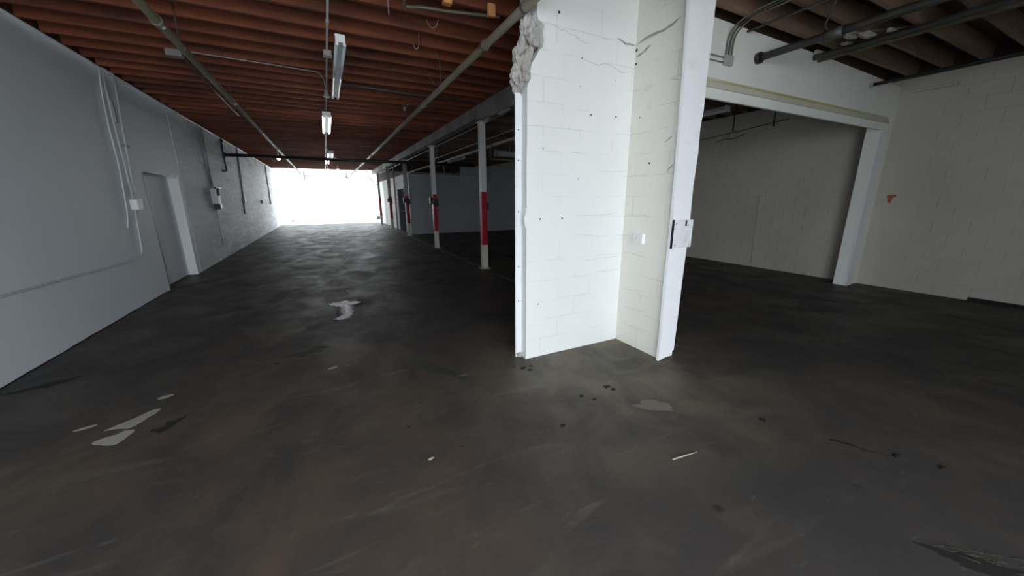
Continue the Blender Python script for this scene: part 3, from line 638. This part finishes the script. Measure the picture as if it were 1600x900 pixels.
tube_part('pipe_run', 'greymetal', t, [(-2.70, 17.1, 3.45), (-2.70, 16.7, 1.6)], .025, 8); tube_part('pipe_run', 'darksteel', t, [(-2.70, 16.6, 1.5), (-2.70, 16.45, 1.1)], .02, 8)
t = thing('outlet_box', (-2.66, 16.65, 1.58), 'grey outlet box under the distant conduits on the left wall', 'electrical box')
box_part('box_body', 'greymetal', t, -2.716, -2.65, 16.55, 16.75, 1.5, 1.66, bevel=.006); box_part('cover', 'galv', t, -2.65, -2.64, 16.56, 16.74, 1.51, 1.65)
t = thing('outlet_box', (-2.66, 21, 1.5), 'small grey outlet box farthest along the left wall', 'electrical box')
box_part('box_body', 'greymetal', t, -2.716, -2.65, 20.9, 21.1, 1.44, 1.6, bevel=.006); box_part('cover', 'galv', t, -2.65, -2.64, 20.91, 21.09, 1.45, 1.59)
t = thing('wall_conduit', (-2.69, 24, 2), 'grey pipe down the left wall near the far opening', 'pipe')
tube_part('pipe_run', 'greymetal', t, [(-2.70, 24.2, 3.45), (-2.70, 24, 1.5)], .03, 8); box_part('end_box', 'greymetal', t, -2.716, -2.66, 23.9, 24.1, 1.38, 1.52)
bm = bmesh.new(); tube(bm, [(XL+.002, 1.5+k*.1, .004+.008*noise.noise(Vector((k*.37, 1, 2)))) for k in range(70)], [.006+.012*abs(noise.noise(Vector((k*.21, 4, 0)))) for k in range(70)], 6)
obj('base_joint', bm, 'gap', wl, label='dark crumbling joint at the foot of the wall')
# scars on the left wall
for pts in ([(10.5, 2.34), (10.95, 2.32), (11.5, 2.31)],): crack(wl, 0, XL+.0075, pts, .03, 'greymetal', 'scar_line')
crack(wl, 0, XL+.0075, [(12.3, 1.0), (12.6, .72), (12.95, .70)], .03, 'conduitwhite', 'scar_line')
crack(wl, 0, XL+.0075, [(12.55, 1.2), (12.65, .7)], .05, 'conduitwhite', 'scar_line')

# ------------------------------------------------------------------ far end, outside: open yard before a white building
bm = bmesh.new(); bx(bm, -30, 30, 27.7, 60, -.25, -.05)
o = obj('ground_far', bm, 'outground'); o['kind'] = 'structure'; o['label'] = 'pale bright yard beyond the open far end'
bm = bmesh.new(); bx(bm, -30, 30, -30, BY-.2, -.25, -.05)
o = obj('ground_back', bm, 'outground'); o['kind'] = 'structure'; o['label'] = 'pale yard outside the near loading doorway'
bm = bmesh.new(); bx(bm, -3.1, XL, 27.7, 33, -.05, 4.5)
struct('wall_yard', bm, 'facade', 'white yard wall continuing the left wall outside')
t = thing('white_building', (1, 33, -.05), 'glaring white building facing the open far end', 'building')
bm = bmesh.new(); bx(bm, -9, 12, 33, 33.4, -.05, 5.5); obj('wall_face', bm, 'facade', t)
box_part('parapet', 'facade', t, -9.05, 12.05, 32.93, 33.4, 5.5, 5.65)
box_part('base_strip', 'greymetal', t, 2.5, 3.85, 32.94, 33, -.03, .03); 
t = thing('roller_door', (.2, 32.9, -.05), 'white roller door with grey hood on the building beyond', 'door')
box_part('hood', 'greymetal', t, -1.2, 1.72, 32.7, 32.99, 3.42, 3.78, bevel=.02); box_part('hood_bracket', 'darksteel', t, -1.27, -1.2, 32.7, 32.99, 3.1, 3.78); box_part('hood_bracket', 'darksteel', t, 1.72, 1.79, 32.7, 32.99, 3.3, 3.78)
for k in range(12): box_part('slat', 'facade', t, -1.2, 1.7, 32.955+.0*(k % 2), 32.99, -.04+k*.288, .235+k*.288, bevel=.012)
box_part('guide_rail', 'galv', t, 1.70, 1.76, 32.92, 32.99, -.04, 3.42); tube_part('brace', 'darksteel', t, [(1.74, 32.8, 3.5), (1.95, 32.9, 3.1)], .035, 8)
t = thing('vent_box', (2.8, 32.95, 3.1), 'small grey vent box on the white building', 'vent')
box_part('vent_body', 'greymetal', t, 2.66, 3.0, 32.86, 32.99, 2.85, 3.33, bevel=.01)
for k in range(5): box_part('slat', 'galv', t, 2.70, 2.96, 32.845, 32.86, 2.90+k*.08, 2.94+k*.08)
t = thing('wall_sign', (2.2, 32.98, 2.2), 'faint small grey lettered sign on the white building', 'sign')
box_part('sign_board', 'facade', t, 1.98, 2.42, 32.96, 32.99, 2.1, 2.42)
for k, x in enumerate((2.05, 2.17, 2.29)): box_part('letter_stroke', 'galv', t, x, x+.05, 32.95, 32.96, 2.15, 2.36)
t = thing('pale_canopy', (3.7, 32.9, 2.9), 'thin pale canopy frame on the right of the white building', 'canopy')
box_part('canopy_bar', 'galv', t, 3.1, 4.2, 32.9, 32.99, 2.78, 2.84); box_part('canopy_bar', 'galv', t, 3.1, 3.15, 32.9, 32.99, 2.84, 3.2); box_part('canopy_bar', 'galv', t, 4.12, 4.17, 32.9, 32.99, 2.2, 3.7)
t = thing('ground_box', (3.7, 32.7, -.05), 'small dark box on the ground before the white building', 'box')
box_part('box_body', 'black', t, 3.75, 4.05, 32.5, 32.8, -.05, .2, bevel=.01); box_part('lid', 'darksteel', t, 3.73, 4.07, 32.48, 32.82, .2, .23)
t = thing('ground_pipe', (-2.5, 32.7, 0), 'grey pipe length lying at the foot of the white building', 'pipe')
tube_part('pipe_run', 'greymetal', t, [(-2.65, 32.7, 0), (-1.75, 32.7, 0)], .05, 8); tube_part('coupling', 'darksteel', t, [(-2.45, 32.7, 0), (-2.3, 32.7, 0)], .07, 8)
t = thing('end_brace', (2.9, 26.2, 2.9), 'dark diagonal brace under the beam at the far right end', 'brace')
tube_part('brace_bar', 'darksteel', t, [(2.66, 26.1, 3.52), (2.66, 26.1, 3.1), (3.06, 26.1, 2.6), (3.13, 25.3, 2.5)], .03, 8)

# ------------------------------------------------------------------ floor marks, litter
def blob(name, m, label, cat, cx, cy, pts_r, ang=0, sx=1, sy=1, h=.0015, jag=.25, seed=0, group=None, n=72, z=0):
    bm = bmesh.new(); ring = []
    for k in range(n):
        a = 2*math.pi*k/n; d = Vector((math.cos(a), math.sin(a), 0))
        r = pts_r*(1+jag*2*noise.noise(d*1.3+Vector((seed, 0, 0)))+jag*.7*noise.noise(d*2.7+Vector((0, seed, 0)))+jag*.3*noise.noise(d*6+Vector((0, 0, seed))))
        u, v = math.cos(a)*r*sx, math.sin(a)*r*sy
        ring.append((cx+u*math.cos(ang)-v*math.sin(ang), cy+u*math.sin(ang)+v*math.cos(ang), z))
    poly(bm, ring, (0, 0, 1), h)
    return tag(obj(name, bm, m, origin=(cx, cy, 0)), label, cat, group)
def outline(name, m, label, cat, pts, h=.0015, seed=0, jag=.012, group=None):
    P = [Vector((x, y, 0)) for x, y in pts]; ring = []; N = len(P)
    for k in range(N):                       # smooth closed curve through the points, ragged by noise
        a, b, c, d = P[k-1], P[k], P[(k+1) % N], P[(k+2) % N]
        for q in range(8):
            u = q/8; p = .5*((2*b)+(c-a)*u+(2*a-5*b+4*c-d)*u*u+(3*b-a-3*c+d)*u**3)
            ring.append(p+Vector((noise.noise(p*22+Vector((seed, 0, 0))), noise.noise(p*22+Vector((0, seed, 5))), 0))*jag)
    cx = sum(p.x for p in P)/N; cy = sum(p.y for p in P)/N
    bm = bmesh.new(); poly(bm, ring, (0, 0, 1), h)
    return tag(obj(name, bm, m, origin=(cx, cy, 0)), label, cat, group)
outline('pale_patch', 'patch', 'longer pale scraped paint patch on the left floor', 'floor patch', [(-1.60, 3.32), (-1.53, 3.31), (-1.46, 3.28), (-1.40, 3.36), (-1.345, 3.49), (-1.40, 3.50), (-1.46, 3.44), (-1.53, 3.38)], seed=1, group='pale patches')
outline('pale_patch', 'patch', 'pale patch just in front of the longer scraped patch', 'floor patch', [(-1.60, 3.17), (-1.52, 3.10), (-1.45, 3.08), (-1.42, 3.15), (-1.41, 3.23), (-1.47, 3.25), (-1.50, 3.22), (-1.55, 3.21)], seed=7, group='pale patches')
outline('pale_patch', 'patch', 'small oval pale spot behind the scraped patches', 'floor patch', [(-1.43, 3.70), (-1.385, 3.685), (-1.335, 3.715), (-1.34, 3.74), (-1.39, 3.745)], seed=3, jag=.006, group='pale patches')
outline('pale_patch', 'patch', 'thin pale sliver left of the scraped patches', 'floor patch', [(-1.80, 3.41), (-1.75, 3.405), (-1.69, 3.435), (-1.70, 3.45), (-1.76, 3.435)], seed=14, jag=.006, group='pale patches')
outline('dark_stain', 'darkpatch', 'long black cracked stain near the left wall', 'stain', [(-2.66, 4.40), (-2.58, 4.38), (-2.46, 4.41), (-2.38, 4.39), (-2.30, 4.46), (-2.22, 4.55), (-2.29, 4.57), (-2.38, 4.53), (-2.45, 4.50), (-2.56, 4.45)], .0008, 5, .03, 'dark stains')
outline('dark_stain', 'darkpatch', 'small black ragged stain right of the scraped patches', 'stain', [(-1.30, 3.16), (-1.24, 3.10), (-1.19, 3.14), (-1.16, 3.22), (-1.14, 3.30), (-1.18, 3.25), (-1.23, 3.24), (-1.24, 3.18)], .0008, 9, .03, 'dark stains')
outline('dark_stain', 'darkpatch', 'row of thin black gashes in the right-hand foreground', 'stain', [(2.86, .90), (2.90, .84), (2.95, .72), (3.03, .64), (3.00, .66), (2.95, .76), (2.91, .87)], .0008, 77, .012, 'dark stains')
outline('dark_stain', 'moss', 'dark greenish stain on the floor before the broken wall end', 'stain', [(.58, 3.46), (.68, 3.44), (.76, 3.28), (.86, 3.12), (.97, 2.95), (.99, 2.86), (.90, 2.80), (.88, 2.92), (.78, 3.05), (.68, 3.15), (.62, 3.30)], .0008, 12, .03, 'dark stains')
blob('dark_stain', 'darkpatch', 'black debris smear at the bottom right corner', 'stain', 2.45, .13, .13, -.9, 1.5, .35, seed=15, jag=.5, h=.0008, group='dark stains')
bm = bmesh.new()
for k in range(26):
    a = -.95+random.uniform(-.25, .25); x = 2.35+random.uniform(0, .35); yy = .30-(x-2.35)*.9+random.uniform(-.04, .04); L = random.uniform(.02, .07)
    tube(bm, [(x, yy, .002), (x+L*math.cos(a), yy+L*math.sin(a), .003)], .0016, 4)
o = tag(obj('dry_grass_litter', bm, 'moss', origin=(2.5, .2, 0)), 'dry stalks scattered over the bottom right smear', 'debris'); o['kind'] = 'stuff'
blob('green_dust', 'moss', 'greenish dusty smear in the middle of the hall floor', 'stain', -.33, 4.2, .14, .2, 1.3, .6, seed=18, jag=.5, h=.0006)
blob('pale_spot', 'patch', 'tiny pale spot in front of the greenish smear', 'floor patch', -.12, 3.65, .035, .3, 1.3, .5, seed=19)
blob('pale_spot', 'scuff', 'faint pale spot by the dark greenish stain', 'floor patch', .96, 2.92, .04, -.1, 1.4, .4, seed=22)
blob('bare_patch', 'scuff', 'worn bare patch of concrete before the stub wall', 'floor patch', 2.15, 1.73, .10, -.5, 1.5, .65, seed=24, jag=.35, h=.0008)
pud = outline('puddle', 'water', 'shallow puddle reflecting white light in the hall', 'puddle', [(-.16, 6.06), (-.02, 5.92), (-.02, 5.62), (-.08, 5.22), (.04, 5.16), (.16, 5.40), (.22, 5.72), (.42, 5.88), (.48, 6.12), (.26, 6.16), (.05, 6.22)], .002, 31, .05)
M['glint'] = paint('white_glint_paint', (.72, .72, .78), .12, .4, None, (.12, .12, .13), 1.0, .003)  # white colour that paints the puddle's lamp reflection wider
cr = outline('painted_glint', 'glint', 'ragged white painted reflection along the far edge of the puddle', 'floor patch', [(-.16, 6.10), (-.06, 5.98), (.06, 5.90), (.12, 5.96), (.22, 5.93), (.30, 6.02), (.24, 6.10), (.10, 6.06), (.02, 6.16), (-.08, 6.14)], .0032, 61, .045)
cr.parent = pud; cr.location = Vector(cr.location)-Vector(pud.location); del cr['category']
cr = outline('painted_glint', 'glint', 'small white painted reflection at the near tip of the puddle', 'floor patch', [(-.08, 5.26), (.0, 5.20), (.07, 5.28), (.10, 5.42), (.02, 5.40), (-.02, 5.32)], .0032, 63, .03)
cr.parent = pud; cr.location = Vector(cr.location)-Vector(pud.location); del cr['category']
blob('pale_spot', 'patch', 'tiny pale spot behind the puddle', 'floor patch', .18, 6.9, .035, .2, 1.2, .7, seed=70)
k = 0
for (x, y, r) in ((1.53, 2.79, .03), (1.57, 2.72, .025), (1.62, 2.79, .018), (1.47, 2.86, .018), (2.01, 2.14, .032), (2.03, 2.08, .025), (1.72, 2.12, .022), (1.78, 2.03, .018), (2.71, 1.24, .03), (1.35, 1.86, .022), (2.9, 2.45, .04)):
    lab = ['round dark spot nearest the broken wall corner', 'second dark spot before the broken wall corner', 'third dark spot beside the broken wall corner', 'dark spot left of the broken wall corner', 'black round spot in front of the white wall', 'dark spot touching the black round spot',
           'dark spot left of the black round spot', 'small dark spot below its neighbour', 'lone dark mark right of the bare patch', 'dark drip mark in the open floor below the spots', 'dark spot on the floor right of the stub wall'][k]
    blob('oil_spot', 'darkpatch', lab, 'stain', x, y, r, .3, 1.1, .8, seed=40+k, h=.0007, group='dark spots before the broken wall', n=20); k += 1
def chip(x, y, s, m, label, seed, sc=(1.4, .7, .35)):
    bm = bmesh.new(); sphere(bm, (x, y, s*sc[2]*.7), s, sc, 2, .6, seed); return tag(obj('debris_chip', bm, m, origin=(x, y, 0)), label, 'debris', 'loose chips on the floor')
chip(.41, 1.96, .014, 'patch', 'small white chip in the centre foreground', 1)
chip(.62, 1.98, .007, 'darkpatch', 'tiny dark crumb right of the white chip', 2)
chip(-.92, 1.38, .012, 'darkpatch', 'dark crumb near the bottom left', 3)
chip(-2.2, 2.9, .014, 'darkpatch', 'dark crumb at the left edge', 5)
chip(.35, 2.35, .01, 'darkpatch', 'dark crumb behind the white chip', 6)
chip(.9, 2.45, .008, 'darkpatch', 'small dark crumb mid-floor below the greenish stain', 7)
chip(-.62, 4.0, .013, 'darkpatch', 'dark crumb left of the greenish smear', 8)
chip(3.05, .62, .02, 'darkpatch', 'dark flake on the right-hand floor', 9); chip(3.15, .45, .018, 'darkpatch', 'dark flake nearest the bottom right debris', 10)
bm = bmesh.new(); tube(bm, [(1.76, 1.25, .006), (1.88, 1.235, .006), (1.96, 1.225, .005)], [.006, .005, .003], 6)
tag(obj('stick', bm, 'patch', origin=(1.76, 1.25, 0)), 'thin pale stick lying on the foreground floor', 'stick')
